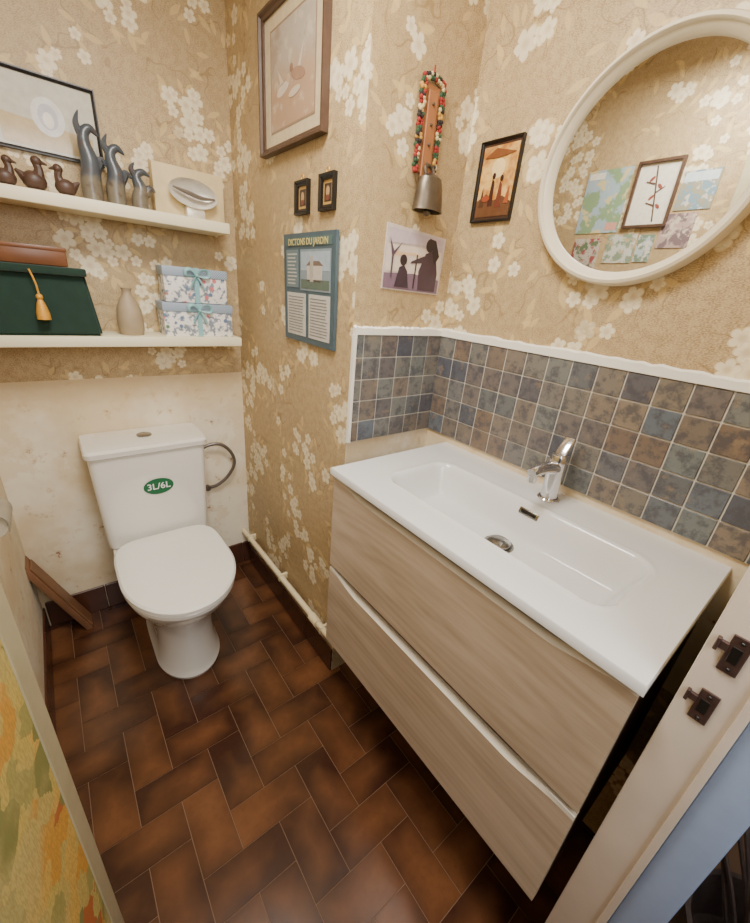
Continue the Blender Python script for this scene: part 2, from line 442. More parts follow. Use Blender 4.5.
# faucet
fx,fy=.279,-1.345;parts=[]
parts.append(lathe('base_ring',[(0,0),(.026,0),(.027,.004),(.024,.007),(0,.007)],CHROME,(fx,fy,zv),32))
parts.append(lathe('body',[(0,0),(.020,0),(.0205,.05),(.022,.095),(.0225,.110),(.019,.117),(0,.119)],CHROME,(fx,fy,zv+.006),32))
bm=bmesh.new();addtube(bm,[(fx-.005,fy,zv+.088),(fx-.05,fy,zv+.098),(fx-.095,fy,zv+.100),(fx-.118,fy,zv+.096)],[.018,.015,.0135,.012],16,0,6)
addlathe(bm,[(0,-.016),(.010,-.016),(.011,0),(0,0)],(fx-.108,fy,zv+.090),20)
parts.append(finish('spout',bm,CHROME,True))
bm=bmesh.new();M=Matrix.Translation((fx+.002,fy,zv+.128))@Matrix.Rotation(math.radians(-50),4,'Y')
addbox(bm,(-.016,-.014,-.010),(.044,.014,.003),.005,3,0,M)
parts.append(finish('lever',bm,CHROME,True))
group('basin_faucet',parts)
# ---------------------------------------------------------------- toilet
tx=-.429
def ring(hw,yf,yb,z,n=56,p=5,hb=None):
    yc=yf+hw*1.35;out=[]
    hb=hb or hw
    for i in range(n):
        t=2*math.pi*i/n;c,s=math.cos(t),math.sin(t)
        if s<0: out.append((tx+hw*c,yc+(yc-yf)*s,z))
        else:
            x=abs(c)**(2/p)*(1 if c>=0 else -1);y=abs(s)**(2/p)
            out.append((tx+(hw+(hb-hw)*y)*x,yc+(yb-yc)*y,z))
    return out
bm=bmesh.new()
loft(bm,[ring(.112,-.575,-.10,0),ring(.115,-.579,-.10,.012),ring(.106,-.565,-.10,.03),ring(.098,-.545,-.10,.10),ring(.101,-.538,-.10,.17),ring(.122,-.563,-.09,.24),ring(.152,-.618,-.06,.31),ring(.170,-.668,-.04,.36),ring(.177,-.688,-.03,.395),ring(.175,-.686,-.03,.402)])
parts=[finish('bowl',bm,CERAM,True)]
bm=bmesh.new();loft(bm,[ring(.178,-.695,-.235,.404),ring(.181,-.699,-.235,.408),ring(.181,-.699,-.235,.417),ring(.178,-.695,-.235,.421)])
parts.append(finish('seat',bm,PLAST,True))
bm=bmesh.new();loft(bm,[ring(.178,-.697,-.222,.424),ring(.184,-.705,-.220,.428),ring(.184,-.705,-.220,.438),ring(.178,-.697,-.222,.4445),ring(.150,-.65,-.235,.447),ring(.08,-.53,-.28,.449)])
parts.append(finish('lid',bm,PLAST,True))
bm=bmesh.new()
for sx in(-.075,.075):addlathe(bm,[(0,-.02),(.011,-.02),(.011,.02),(0,.02)],(tx+sx,-.222,.425),16,Matrix.Rotation(math.pi/2,4,'Y'))
parts.append(finish('hinges',bm,CHROME,True))
def rrect(x0,x1,ya,yb,z,r=.025,k=6):
    out=[]
    for cx,cy,a in ((x1-r,yb-r,0),(x0+r,yb-r,90),(x0+r,ya+r,180),(x1-r,ya+r,270)):
        for i in range(k+1):
            t=math.radians(a+90*i/k);out.append((cx+r*math.cos(t),cy+r*math.sin(t),z))
    return out
bm=bmesh.new()
loft(bm,[rrect(tx-.172,tx+.172,-.19,-.012,.402),rrect(tx-.180,tx+.180,-.198,-.01,.412),rrect(tx-.183,tx+.183,-.200,-.01,.45),rrect(tx-.194,tx+.194,-.204,-.008,.785)])
parts.append(finish('tank',bm,CERAM,True))
bm=bmesh.new()
loft(bm,[rrect(tx-.195,tx+.195,-.206,-.006,.785),rrect(tx-.202,tx+.202,-.214,-.004,.790),rrect(tx-.203,tx+.203,-.216,-.003,.808),rrect(tx-.198,tx+.198,-.210,-.006,.818),rrect(tx-.17,tx+.17,-.19,-.02,.821)])
parts.append(finish('tank_lid',bm,CERAM,True))
bm=bmesh.new();addlathe(bm,[(0,0),(.026,0),(.026,.005),(.022,.007),(0,.0075)],(tx,-.105,.820),32)
parts.append(finish('flush_button',bm,DKC,True))
GRN=pm('green_label',C(18,100,58),.5,var=.05);WI=pm('white_ink',C(240,240,236),.5,var=.02)
lab=lambda u,v,d:Vector((u,-.2015-(v-.5)*.012-d,v))
parts.append(poly('sticker',lab,ell(tx+.010,.644,.052,.033,32),.0022,GRN,.0006))
parts.append(texto('sticker_text','3L/6L',.036,lab,tx+.010,.644,.0028,WI))
group('toilet',parts)
HOSE=pm('braided_hose',C(124,116,110),.35,.7,var=.4,scale=300)
bm=bmesh.new();addtube(bm,[(-.205,-.030,.700),(-.165,-.035,.714),(-.12,-.04,.706),(-.080,-.04,.66),(-.068,-.035,.60),(-.10,-.03,.54),(-.15,-.022,.500),(-.19,-.006,.49)],.0075,12)
addlathe(bm,[(0,0),(.013,0),(.013,.02),(0,.02)],(-.19,-.0005,.49),16,Matrix.Rotation(math.pi/2,4,'X'))
finish('water_supply_hose',bm,HOSE,True)
PIPE=pm('cream_painted_pipe',C(230,214,174),.4,var=.1)
bm=bmesh.new()
addtube(bm,[(-.03,-.012,.20),(-.03,-.30,.203),(-.03,-.60,.206),(-.03,-.90,.21)],.012,14)
addtube(bm,[(-.032,-.72,.207),(-.032,-.77,.208)],.017,14)
for y in(-.10,-.45,-.80):addbox(bm,(-.044,y-.006,.188),(-.001,y+.006,.222),.003)
finish('heating_pipe',bm,PIPE,True)
# ---------------------------------------------------------------- shelves
def shelf(nm,z0,z1,xr):
    return box(nm,(XL+.001,-.155,z0),(xr,-.001,z1),CREAM,.004)
shelf('wall_shelf',1.157,1.190,-.05)
shelf('wall_shelf.001',1.543,1.577,-.075)
S1=1.190;S2=1.577
VEL=pm('green_velvet',C(18,48,36),.9,var=.3,scale=40);VEL.node_tree.nodes['Principled BSDF'].inputs['Sheen Weight'].default_value=.3
GOLD=pm('gold_thread',C(214,156,56),.5,.2,var=.25,scale=120)
bm=bmesh.new()
loft(bm,[[(-.80,-.145,S1),(-.505,-.145,S1),(-.505,-.03,S1),(-.80,-.03,S1)],[(-.80,-.13,S1+.19),(-.528,-.13,S1+.19),(-.528,-.03,S1+.19),(-.80,-.03,S1+.19)]])
bmesh.ops.bevel(bm,geom=bm.edges[:],offset=.008,segments=3,affect='EDGES')
parts=[finish('body',bm,VEL,True)]
bm=bmesh.new();addbox(bm,(-.80,-.150,S1+.175),(-.522,-.025,S1+.197),.004);parts.append(finish('lid',bm,VEL,True))
tu=-.650
bm=bmesh.new();addtube(bm,[(tu-.008,-.153,S1+.185),(tu,-.158,S1+.15),(tu+.002,-.160,S1+.12)],.0025,8)
addball(bm,(tu+.002,-.163,S1+.112),.009)
addlathe(bm,[(.017,0),(.016,.02),(.010,.045),(.006,.055)],(tu+.002,-.165,S1+.050),14)
parts.append(finish('tassel',bm,GOLD,True));group('velvet_box',parts)
BRW=pm('brown_lacquered_wood',C(116,72,42),.35,var=.3,scale=14)
bm=bmesh.new();addbox(bm,(-.76,-.12,S1+.198),(-.562,-.03,S1+.246),.004);addbox(bm,(-.762,-.122,S1+.238),(-.560,-.028,S1+.250),.003)
finish('wooden_box',bm,BRW,True)
lathe('stoneware_vase',[(0,0),(.036,0),(.043,.015),(.044,.05),(.040,.085),(.026,.115),(.016,.128),(.015,.142),(.019,.150),(.015,.148),(0,.13)],pm('stoneware',C(164,146,118),.55,var=.2,scale=25),(-.415,-.09,S1+.0005),sx=.92,sy=.92)
m,nt,bs=newmat('toile_floral_print')
ob=N(nt,'ShaderNodeTexCoord').outputs['Object']
v=N(nt,'ShaderNodeTexVoronoi');v.inputs['Scale'].default_value=38;nt.links.new(ob,v.inputs['Vector'])
sc=N(nt,'ShaderNodeSeparateColor');nt.links.new(v.outputs['Color'],sc.inputs[0])
k=mrange(nt,v.outputs['Distance'],.25,.35,1,0)
c1=mix(nt,mrange(nt,sc.outputs[0],.45,.5),C(100,120,150),C(206,116,116));c1=mix(nt,mrange(nt,sc.outputs[1],.6,.62),c1,C(90,124,90))
nz=noise(nt,ob,60,4,.6);base=mix(nt,mrange(nt,nz,.50,.58),C(234,230,222),C(130,138,150))
k2=math_(nt,'MULTIPLY',k,mrange(nt,sc.outputs[2],.4,.42))
nt.links.new(mix(nt,k2,base,c1),bs.inputs['Base Color']);bs.inputs['Roughness'].default_value=.6;TOI=m
m,nt,bs=newmat('blue_check_print')
ob=N(nt,'ShaderNodeTexCoord').outputs['Object'];ck=N(nt,'ShaderNodeTexChecker');ck.inputs['Scale'].default_value=240;ck.inputs['Color1'].default_value=C(186,194,202);ck.inputs['Color2'].default_value=C(96,122,150);nt.links.new(ob,ck.inputs[0]);nt.links.new(ck.outputs[0],bs.inputs['Base Color']);CHK=m
RIB=pm('aqua_ribbon',C(138,184,186),.35,var=.1)
def gift(x0,x1,z0,z1,ya,yb):
    p=[box('base',(x0+.003,ya+.003,z0),(x1-.003,yb-.003,z1-.02),TOI,.002),box('lid',(x0,ya,z1-.030),(x1,yb,z1),CHK,.002),]
    xc=(x0+x1)/2
    p.append(box('ribbon_band',(xc-.008,ya-.0015,z0+.001),(xc+.008,yb+.001,z1+.0015),RIB))
    bm=bmesh.new()
    for s in(-1,1):
        addtube(bm,[(xc,ya-.006,z1-.022),(xc+s*.02,ya-.012,z1-.004),(xc+s*.038,ya-.012,z1-.008),(xc+s*.036,ya-.010,z1-.026),(xc,ya-.006,z1-.024)],[.003,.006,.007,.006,.003],8,0,5,.4)
        addtube(bm,[(xc,ya-.006,z1-.024),(xc+s*.014,ya-.010,z1-.045),(xc+s*.024,ya-.008,z1-.068)],[.003,.005,.006],8,0,5,.4)
    addball(bm,(xc,ya-.009,z1-.023),.006);p.append(finish('bow',bm,RIB,True));return p
group('gift_box',gift(-.318,-.072,S1,S1+.115,-.130,-.02))
group('gift_box.001',gift(-.305,-.085,S1+.1170,S1+.232,-.125,-.03))
# ceramic birds
m,nt,bs=newmat('two_tone_raku')
ob=N(nt,'ShaderNodeTexCoord').outputs['Object'];sp=N(nt,'ShaderNodeSeparateXYZ');nt.links.new(ob,sp.inputs[0])
nz=noise(nt,ob,45,3,.6);h=math_(nt,'ADD',sp.outputs[2],math_(nt,'MULTIPLY',math_(nt,'SUBTRACT',nz,.5),.05))
col=mix(nt,mrange(nt,h,S2+.050,S2+.075),C(116,108,92),C(74,80,86));col=mix(nt,mrange(nt,nz,.5,.7,0,.6),col,C(86,64,52))
nt.links.new(col,bs.inputs['Base Color']);bs.inputs['Roughness'].default_value=.3;RK=m
def bird(nm,x,hh,lean=1):
    k=hh/.2;bm=bmesh.new();wf=.72+.38*k
    P=[(x-.006*lean,-.09,S2),(x-.006*lean,-.09,S2+.05*k),(x-.0*lean,-.09,S2+.10*k),(x-.008*lean,-.09,S2+.145*k),(x-.004*lean,-.09,S2+.172*k),(x+.012*lean,-.09,S2+.185*k),(x+.030*lean,-.09,S2+.170*k)]
    addtube(bm,P,[r*wf for r in (.025,.025,.022,.015,.012,.010,.002)],14,0,6)
    addtube(bm,[(x-.008*lean,-.09,S2+.155*k),(x-.020*lean,-.09,S2+.19*k),(x-.010*lean,-.09,S2+.222*k)],[.012,.008,.001],8)
    addtube(bm,[(x+.010*lean,-.09,S2+.085*k),(x+.028*lean,-.09,S2+.112*k),(x+.042*lean,-.09,S2+.098*k)],[.016,.011,.001],8)
    return finish(nm,bm,RK,True)
bird('ceramic_bird_sculpture',-.458,.20);bird('ceramic_bird_sculpture.001',-.396,.165);bird('ceramic_bird_sculpture.002',-.332,.115)
PLQ=pm('parchment_box',C(216,194,148),.6,var=.25,scale=22)
BWL=pm('silver_pewter',C(222,216,202),.3,.3,var=.2,scale=40)
parts=[box('panel',(-.290,-.07,S2),(-.062,-.03,S2+.150),PLQ,.003)]
bm=bmesh.new();rings=[]
for k,(r,d) in enumerate([(.0,.012),(.4,.016),(.75,.022),(.92,.030),(1,.036),(1.0,.030),(.9,.020),(.7,.008),(0.3,.004)]):
    r=max(r,.02);pr=[]
    for u,v in ell(-.175,S2+.075,.078*r,.042*r,36,-.08):pr.append((u,-.071-d,v))
    rings.append(pr)
loft(bm,rings)
parts.append(finish('oval_dish',bm,BWL,True))
bm=bmesh.new();addtube(bm,[(-.240,-.106,S2+.085),(-.195,-.108,S2+.075),(-.150,-.108,S2+.066),(-.105,-.106,S2+.070)],[.002,.007,.007,.002],8);parts.append(finish('dish_fish_motif',bm,pm('dark_pewter',C(120,110,98),.4,.3),True))
parts.append(box('dish_foot',(-.20,-.10,S2),(-.14,-.06,S2+.038),BWL,.004))
group('decorative_plaque',parts)
CRV=pm('carved_dark_wood',C(78,56,44),.45,var=.35,scale=30);RED=pm('dark_red_lacquer',C(96,30,26),.4,var=.2)
def duck(nm,x,s,mat,d=1):
    bm=bmesh.new()
    addball(bm,(x,-.1,S2+.024*s),.026*s,0,(1.05,.8,.9));addball(bm,(x,-.1,S2+.004*s),.02*s,0,(1.1,.9,.2))
    addtube(bm,[(x+.010*s*d,-.1,S2+.03*s),(x+.014*s*d,-.1,S2+.052*s),(x+.010*s*d,-.1,S2+.066*s)],[.015*s,.010*s,.009*s],10)
    addball(bm,(x+.012*s*d,-.1,S2+.070*s),.0125*s,0);addtube(bm,[(x+.02*s*d,-.1,S2+.070*s),(x+.034*s*d,-.1,S2+.066*s)],[.006*s,.002*s],8,0,1)
    addtube(bm,[(x-.02*s*d,-.1,S2+.03*s),(x-.036*s*d,-.1,S2+.044*s)],[.012*s,.003*s],8,0,1)
    return finish(nm,bm,mat,True)
duck('carved_duck',-.530,.95,CRV,-1);duck('carved_duck.001',-.60,1.05,CRV,1);duck('carved_duck.002',-.662,.9,CRV,1);duck('carved_duck.003',-.735,1.25,RED,-1)
# ---------------------------------------------------------------- framed things
def picture(name,W,u0,v0,u1,v1,fw,dp,fm,base,art,prof=True):
    ps=[frame4('frame',W,u0,v0,u1,v1,fw,dp,fm,prof),poly('canvas',W,rect(u0+fw*.8,v0+fw*.8,u1-fw*.8,v1-fw*.8),dp*.35,base,dp*.3)]
    for i,(pts,m) in enumerate(art):ps.append(poly('art_%d'%(i+1),W,pts,dp*.35+.0009+.0002*i,m,.0006))
    return group(name,ps)
def sc2(u0,v0,u1,v1):return lambda L:[(u0+a*(u1-u0),v0+b*(v1-v0)) for a,b in L]
def E(a,b,c,d,n=16,r=0):return ell(a,b,c,d,n,r)
q=sc2(-.668,1.685,-.412,1.876)
picture('framed_picture',WB,-.668,1.685,-.412,1.876,.009,.014,BLACK,flat(212,206,190,.1),[
 (q([(.05,.06),(.95,.06),(.95,.94),(.05,.94)]),flat(204,200,186,.1)),(q([(.08,.08),(.92,.08),(.92,.35),(.08,.45)]),flat(198,178,140,.1)),
 (q(E(.52,.5,.15,.24,28)),flat(224,224,220,.1)),(q(E(.52,.5,.09,.16,28)),flat(200,198,206,.1)),(q(E(.52,.46,.05,.1,28)),flat(236,234,226,.1))])
m,nt,bs=newmat('pastel_painting')
uv=N(nt,'ShaderNodeTexCoord').outputs['Object'];n1=noise(nt,uv,9,4,.6);n2=noise(nt,uv,26,4,.6);sp=N(nt,'ShaderNodeSeparateXYZ');nt.links.new(uv,sp.inputs[0])
hz=math_(nt,'ADD',sp.outputs[2],math_(nt,'MULTIPLY',math_(nt,'SUBTRACT',n1,.5),.12))
col=mix(nt,mrange(nt,hz,1.88,1.99),C(178,146,118),C(180,168,152));col=mix(nt,mrange(nt,n2,.55,.68,0,.5),col,C(208,194,172))
col=mix(nt,mrange(nt,n1,.56,.66,0,.5),col,C(142,112,90))
nt.links.new(col,bs.inputs['Base Color']);bs.inputs['Roughness'].default_value=.12;PAI=m
FRM=pm('antique_brown_frame',C(84,62,48),.4,var=.4,scale=40)
q=sc2(-.305,1.758,-.676,2.090)
picture('framed_painting',WR,-.676,1.758,-.305,2.090,.018,.022,FRM,flat(206,188,154,.12),[
 (q([(.15,.15),(.85,.15),(.85,.85),(.15,.85)]),flat(150,126,104,.12)),
 (q([(.165,.165),(.835,.165),(.835,.835),(.165,.835)]),PAI),
 (q(E(.36,.42,.10,.035,20,.2)),flat(210,194,174,.12)),(q(E(.45,.47,.025,.03)),flat(196,168,140,.12)),(q(E(.60,.46,.11,.04,20,-.25)),flat(160,126,104,.12)),(q(E(.50,.52,.025,.028)),flat(140,108,88,.12)),
 (q(E(.55,.36,.09,.028,20,.1)),flat(200,182,160,.12)),(q([(.60,.5),(.68,.62),(.64,.49)]),flat(206,190,170,.12)),(q([(.33,.45),(.28,.56),(.38,.46)]),flat(206,190,170,.12))])
for i,(ua,ub) in enumerate(((-.516,-.592),(-.653,-.728))):
    q=sc2(ua,1.588,ub,1.672)
    picture('miniature_frame'+('.001' if i else ''),WR,ub,1.588,ua,1.672,.014,.012,BLACK,flat(190,150,84,.3),[
      (q([(.28,.26),(.72,.26),(.72,.74),(.28,.74)]),flat(60,44,36,.3)),(q(E(.5,.52,.12,.15)),flat(176,140,96,.3)),(q(E(.5,.36,.14,.08)),flat(110,60,46,.3))])
bmr=bmesh.new()
for uc in(-.554,-.690):
    rr=[WR(u,v,.006) for u,v in ell(uc,1.678,.007,.007,20)]
    addtube(bmr,rr+[rr[0]],.0015,6,0,1)
finish('miniature_frame_hanging_rings',bmr,GOLD,True)
TEAL=pm('slate_teal_board',C(72,90,98),.45,var=.15)
cb=lambda u,v,d:Vector((-d-(v-1.234)*.02,u,v))
q=sc2(-.456,1.234,-.758,1.540)
ps=[]
bm=bmesh.new();loft(bm,[[cb(u,v,.001) for u,v in q([(0,0),(1,0),(1,1),(0,1)])],[cb(u,v,.010) for u,v in q([(0,0),(1,0),(1,1),(0,1)])]]);ps.append(finish('board',bm,TEAL))
def cp(nm,L,c,d):ps.append(poly(nm,cb,q(L),d,flat(*c),.0006))
cp('photo_panel',rect(.36,.50,.93,.86),(130,144,150),.0112);cp('photo_sky',rect(.38,.68,.91,.84),(160,174,184),.0116)
cp('photo_house',rect(.5,.58,.78,.72),(190,182,168),.012);cp('photo_roof',[(.48,.72),(.80,.72),(.73,.76),(.55,.76)],(116,98,86),.012)
cp('photo_tower',rect(.56,.58,.62,.80),(172,166,154),.0124)
cp('photo_garden',rect(.38,.52,.91,.6),(92,106,92),.012)
cp('sheet_left',rect(.07,.06,.47,.47),(196,192,182),.0112);cp('sheet_right',rect(.53,.06,.93,.47),(196,192,182),.0112)
k=0
for c0,c1 in((.10,.44),(.56,.90)):
    for j in range(13):
        k+=1;cp('text_line_%d'%k,rect(c0,.09+j*.028,c1-random.random()*.05,.10+j*.028),(130,128,124),.0117)
cp('title_bar',rect(.06,.89,.94,.965),(80,104,102),.0112)
cp('verse_panel',rect(.06,.52,.32,.86),(108,124,128),.0112)
for j in range(9):cp('verse_line_%d'%j,rect(.09,.55+j*.033,.29-random.random()*.06,.562+j*.033),(184,184,174),.0117)
ps.append(texto('title','DICTONS DU JARDIN',.024,cb,-.607,1.516,.0125,flat(206,190,120),True,sx=1.0))
group('wall_calendar',ps)
ps=[];q=sc2(.086,1.412,.302,1.564)
ps.append(poly('print',WS,q([(-.02,.0),(1.0,-.02),(1.03,.97),(0,1.03)]),.003,flat(206,190,180,.3),.0028))
def sp_(nm,L,c):ps.append(poly(nm,WS,q(L),.0036+.0002*len(ps),flat(*c,.3),.0005))
sp_('sky_glow',[(.02,.3),(.98,.28),(.98,.75),(.02,.72)],(222,206,188));sp_('ground',[(.0,.02),(.98,.0),(.98,.24),(.5,.3),(0,.26)],(124,100,116))
sp_('cloud',[(.04,.74),(.6,.78),(.98,.72),(.99,.94),(.03,.97)],(196,178,182))
sp_('cloud_warm',[(.1,.55),(.5,.6),(.7,.56),(.5,.64),(.15,.62)],(226,190,150))
sp_('woman_body',[(.60,.03),(.92,.03),(.93,.35),(.88,.60),(.80,.72),(.68,.66),(.58,.35)],(70,52,62));sp_('woman_head',E(.74,.80,.07,.11),(50,38,44));sp_('woman_hair',[(.72,.92),(.84,.90),(.93,.65),(.86,.5),(.8,.7)],(50,38,44))
sp_('woman_arm',[(.66,.62),(.44,.50),(.42,.46),(.66,.50)],(70,52,62))
sp_('staff',[(.50,.05),(.52,.05),(.54,.62),(.52,.62)],(60,44,44))
sp_('child_body',[(.18,.05),(.42,.05),(.38,.32),(.32,.42),(.24,.38)],(60,46,58));sp_('child_head',E(.30,.50,.06,.09),(50,38,44))
sp_('tree',[(.10,.2),(.12,.2),(.13,.55),(.26,.78),(.13,.62),(.05,.82),(.10,.55)],(90,74,86))
group('sunset_postcard',ps)
# cow bell
LEA=pm('tan_leather',C(160,104,62),.6,var=.25,scale=30)
mats=[LEA,pm('red_wool',C(146,42,34),.9),pm('green_wool',C(50,76,48),.9),pm('cream_wool',C(200,180,130),.9),pm('black_wool',C(44,34,30),.9),pm('bell_bronze',C(104,94,80),.38,.8,var=.35,scale=40),pm('gold_wool',C(190,144,66),.9)]
bm=bmesh.new();bx=.186
addbox(bm,(bx-.026,-B-.008,1.690),(bx+.026,-B-.002,1.868),.002,1,0)
addbox(bm,(bx-.016,-B-.014,1.672),(bx+.016,-B-.008,1.855),.002,1,0)
for s in(-1,1):
    for i in range(27):
        z=1.690+i*.0068
        for jj in range(2):
            addball(bm,(bx+s*(.029+.008*jj)+random.uniform(-.002,.002),-B-.010+random.uniform(-.002,.002),z+random.uniform(-.002,.002)),.0052,(1,2,3,1,4,6,2)[(i//2+(s>0)*3)%7] if random.random()<.7 else random.choice((1,2,3,4)),u=7,v=5)
for i in range(10):
    for jj in range(2):addball(bm,(bx-.034+i*.0076,-B-.010,1.870+jj*.007+.008*math.sin(i/9*math.pi)),.0052,random.choice((1,1,2,3,4)),u=7,v=5)
addtube(bm,[(bx+.0,-B-.006,1.885),(bx+.002,-B-.004,1.905)],.002,6,1,1)
for z in(1.71,1.75,1.79,1.83):addball(bm,(bx,-B-.015,z),.004,5,u=8,v=6)
addlathe(bm,[(.0,.080),(.020,.079),(.032,.072),(.037,.058),(.041,.035),(.044,.008),(.046,0),(.041,0),(.037,.03),(.030,.062),(.0,.070)],(bx+.000,-B-.036,1.605),28,None,5,1,.7)
addtube(bm,[(bx-.014,-B-.034,1.682),(bx-.014,-B-.028,1.699),(bx-.002,-B-.026,1.705),(bx+.010,-B-.028,1.699),(bx+.012,-B-.034,1.682)],.005,8,5)
addball(bm,(bx+.000,-B-.036,1.604),.010,5)
finish('cow_bell',bm,mats,True)
m,nt,bs=newmat('golden_sky_print')
ob=N(nt,'ShaderNodeTexCoord').outputs['Object'];n1=noise(nt,ob,30,4,.6)
nt.links.new(mix(nt,mrange(nt,n1,.35,.65),C(180,116,52),C(226,184,108)),bs.inputs['Base Color']);bs.inputs['Roughness'].default_value=.2;GSK=m
q=sc2(-.890,1.602,-1.018,1.785)
picture('golden_print',WM,-1.018,1.602,-.890,1.785,.006,.010,BLACK,flat(70,50,38,.2),[
 (q([(.08,.07),(.92,.07),(.92,.93),(.08,.93)]),GSK),
 (q([(.08,.07),(.92,.07),(.92,.24),(.7,.32),(.5,.27),(.3,.36),(.08,.28)]),flat(104,70,46,.2)),(q(E(.5,.66,.16,.12)),flat(236,206,140,.2)),
 (q([(.36,.2),(.48,.2),(.46,.5),(.40,.54)]),flat(70,44,36,.2)),(q(E(.43,.57,.04,.04)),flat(60,40,32,.2)),
 (q([(.55,.18),(.7,.18),(.66,.45),(.6,.5)]),flat(110,60,44,.2)),(q(E(.63,.53,.04,.04)),flat(60,40,32,.2)),
 (q([(.14,.2),(.26,.2),(.2,.44)]),flat(84,56,40,.2)),(q([(.76,.22),(.88,.22),(.84,.42)]),flat(160,80,44,.2)),(q(E(.3,.3,.10,.04)),flat(150,74,46,.2)),(q([(.12,.80),(.4,.90),(.88,.82),(.5,.78)]),flat(130,80,46,.2))])
# ---------------------------------------------------------------- round mirror
my,mz=-1.316,1.672
def mring(prof,nm,mat):
    bm=bmesh.new();n=96;rings=[]
    for i in range(n):
        t=2*math.pi*i/n
        rings.append([(A-d,my+r*math.cos(t),mz+r*math.sin(t)) for r,d in prof])
    R=[[bm.verts.new(p) for p in r] for r in rings];k=len(prof)
    for i in range(n):
        a,b=R[i],R[(i+1)%n]
        for j in range(k):bm.faces.new((a[j],a[(j+1)%k],b[(j+1)%k],b[j]))
    return finish(nm,bm,mat,True)
MF=pm('cream_mirror_frame',C(222,210,182),.3,var=.03)
mm,nt,bs=newmat('mirror_glass');bs.inputs['Base Color'].default_value=(.80,.81,.80,1);bs.inputs['Metallic'].default_value=1;bs.inputs['Roughness'].default_value=.01
bm=bmesh.new();loft(bm,[[(A-d,my+.190*math.cos(2*math.pi*i/96),mz+.190*math.sin(2*math.pi*i/96)) for i in range(96)] for d in(.004,.014)])
g1=finish('glass',bm,mm)
group('round_mirror',[mring([(.211,.0005),(.214,.004),(.214,.028),(.210,.035),(.204,.037),(.201,.034),(.200,.030),(.188,.020),(.186,.013),(.190,.001)],'frame',MF),g1])
def poster(nm,yc,zc,w_,h_,base,art,fr=None):
    u0,u1=yc-w_/2,yc+w_/2;v0,v1=zc-h_/2,zc+h_/2;q=sc2(u0,v0,u1,v1);ps=[poly('sheet',WL,rect(u0,v0,u1,v1),.003,base,.0028)]
    for i,(L,m) in enumerate(art):ps.append(poly('art_%d'%(i+1),WL,q(L),.0036+.0002*i,m,.0005))
    if fr:ps.append(frame4('frame',WL,u0-.010,v0-.010,u1+.010,v1+.010,.011,.014,fr,False))
    group(nm,ps)
def mott(nm,ca,cb_,cc,s):
    m,nt,bs=newmat(nm);ob=N(nt,'ShaderNodeTexCoord').outputs['Object'];a=noise(nt,ob,s,4,.6);b=noise(nt,vm(nt,'ADD',ob,(3,5,7)).outputs[0],s*1.3,4,.6)
    c=mix(nt,mrange(nt,a,.48,.54),C(*ca),C(*cb_));c=mix(nt,mrange(nt,b,.55,.6),c,C(*cc));nt.links.new(c,bs.inputs['Base Color']);return m
poster('map_poster',-.655,1.890,.20,.26,mott('map_print',(160,178,186),(132,156,118),(204,190,140),14),[(rect(.04,.04,.3,.16),flat(206,150,130)),(rect(.6,.86,.96,.96),flat(220,214,196))])
poster('framed_twig_print',-.865,1.90,.16,.235,flat(222,214,194),[([(.3,.05),(.34,.05),(.60,.95),(.56,.95)],flat(90,66,52)),(E(.30,.3,.07,.03,12,.5),flat(140,70,56)),(E(.52,.45,.07,.03,12,-.5),flat(140,70,56)),(E(.38,.62,.07,.03,12,.5),flat(140,70,56)),(E(.62,.75,.07,.03,12,-.5),flat(140,70,56)),([(.40,.3),(.62,.36),(.62,.38),(.40,.33)],flat(90,66,52)),([(.46,.5),(.25,.6),(.25,.62),(.46,.53)],flat(90,66,52)),([(.52,.65),(.75,.7),(.75,.72),(.52,.68)],flat(90,66,52))],FRM)
poster('seaside_poster',-1.03,1.90,.13,.14,mott('sea_print',(120,146,156),(150,144,120),(196,190,176),24),[(rect(.05,.72,.95,.95),flat(196,206,206))])
poster('sunset_poster',-1.00,1.755,.12,.13,mott('sunset_print',(176,150,140),(120,100,100),(196,180,160),24),[])
poster('flower_card',-.63,1.672,.13,.13,mott('flower_print',(186,176,160),(150,76,74),(96,116,84),28),[])
poster('landscape_card',-.79,1.69,.13,.12,mott('field_print',(196,194,182),(130,146,120),(180,164,130),24),[])
poster('blue_card',-.895,1.69,.065,.11,mott('bird_print',(176,186,186),(116,134,110),(206,198,184),30),[])
# ---------------------------------------------------------------- left items
parts=[];HX=-.829;hy=-.60;hz_=.836
parts.append(box('bracket',(XL+.002,hy-.05,hz_-.01),(XL+.012,hy+.05,hz_+.05),PLAST,.003))
bm=bmesh.new();addlathe(bm,[(.014,-.045),(.030,-.045),(.030,.045),(.014,.045)],(HX,hy,hz_),32,Matrix.Rotation(math.pi/2,4,'X'));parts.append(finish('paper_roll',bm,pm('tissue_paper',C(190,182,162),.9,bmp=.1),True))
bm=bmesh.new();rings=[]
for i in range(13):
    t=math.radians(-30+i*120/12)
    rings.append([(HX+r*math.cos(t),y,hz_+r*math.sin(t)) for r,y in((.032,hy-.05),(.035,hy-.05),(.035,hy+.05),(.032,hy+.05))])
loft(bm,rings);addbox(bm,(XL+.01,hy-.05,hz_+.029),(HX,hy+.05,hz_+.036),.001);parts.append(finish('cover',bm,pm('grey_cover',C(150,142,124),.4),True))
group('toilet_paper_holder',parts)
bm=bmesh.new()
M=Matrix.Translation((-.722,-.05,0.002))@Matrix.Rotation(math.radians(-21),4,'Y')
addbox(bm,(-.022,-.055,0),(0.0,.03,.40),.003,2,0,M)
addbox(bm,(.0,-.048,.01),(0.006,.022,.38),.002,1,0,M)
finish('leaning_wood_board',bm,pm('brown_board',C(126,88,60),.5,var=.35,scale=12),True)
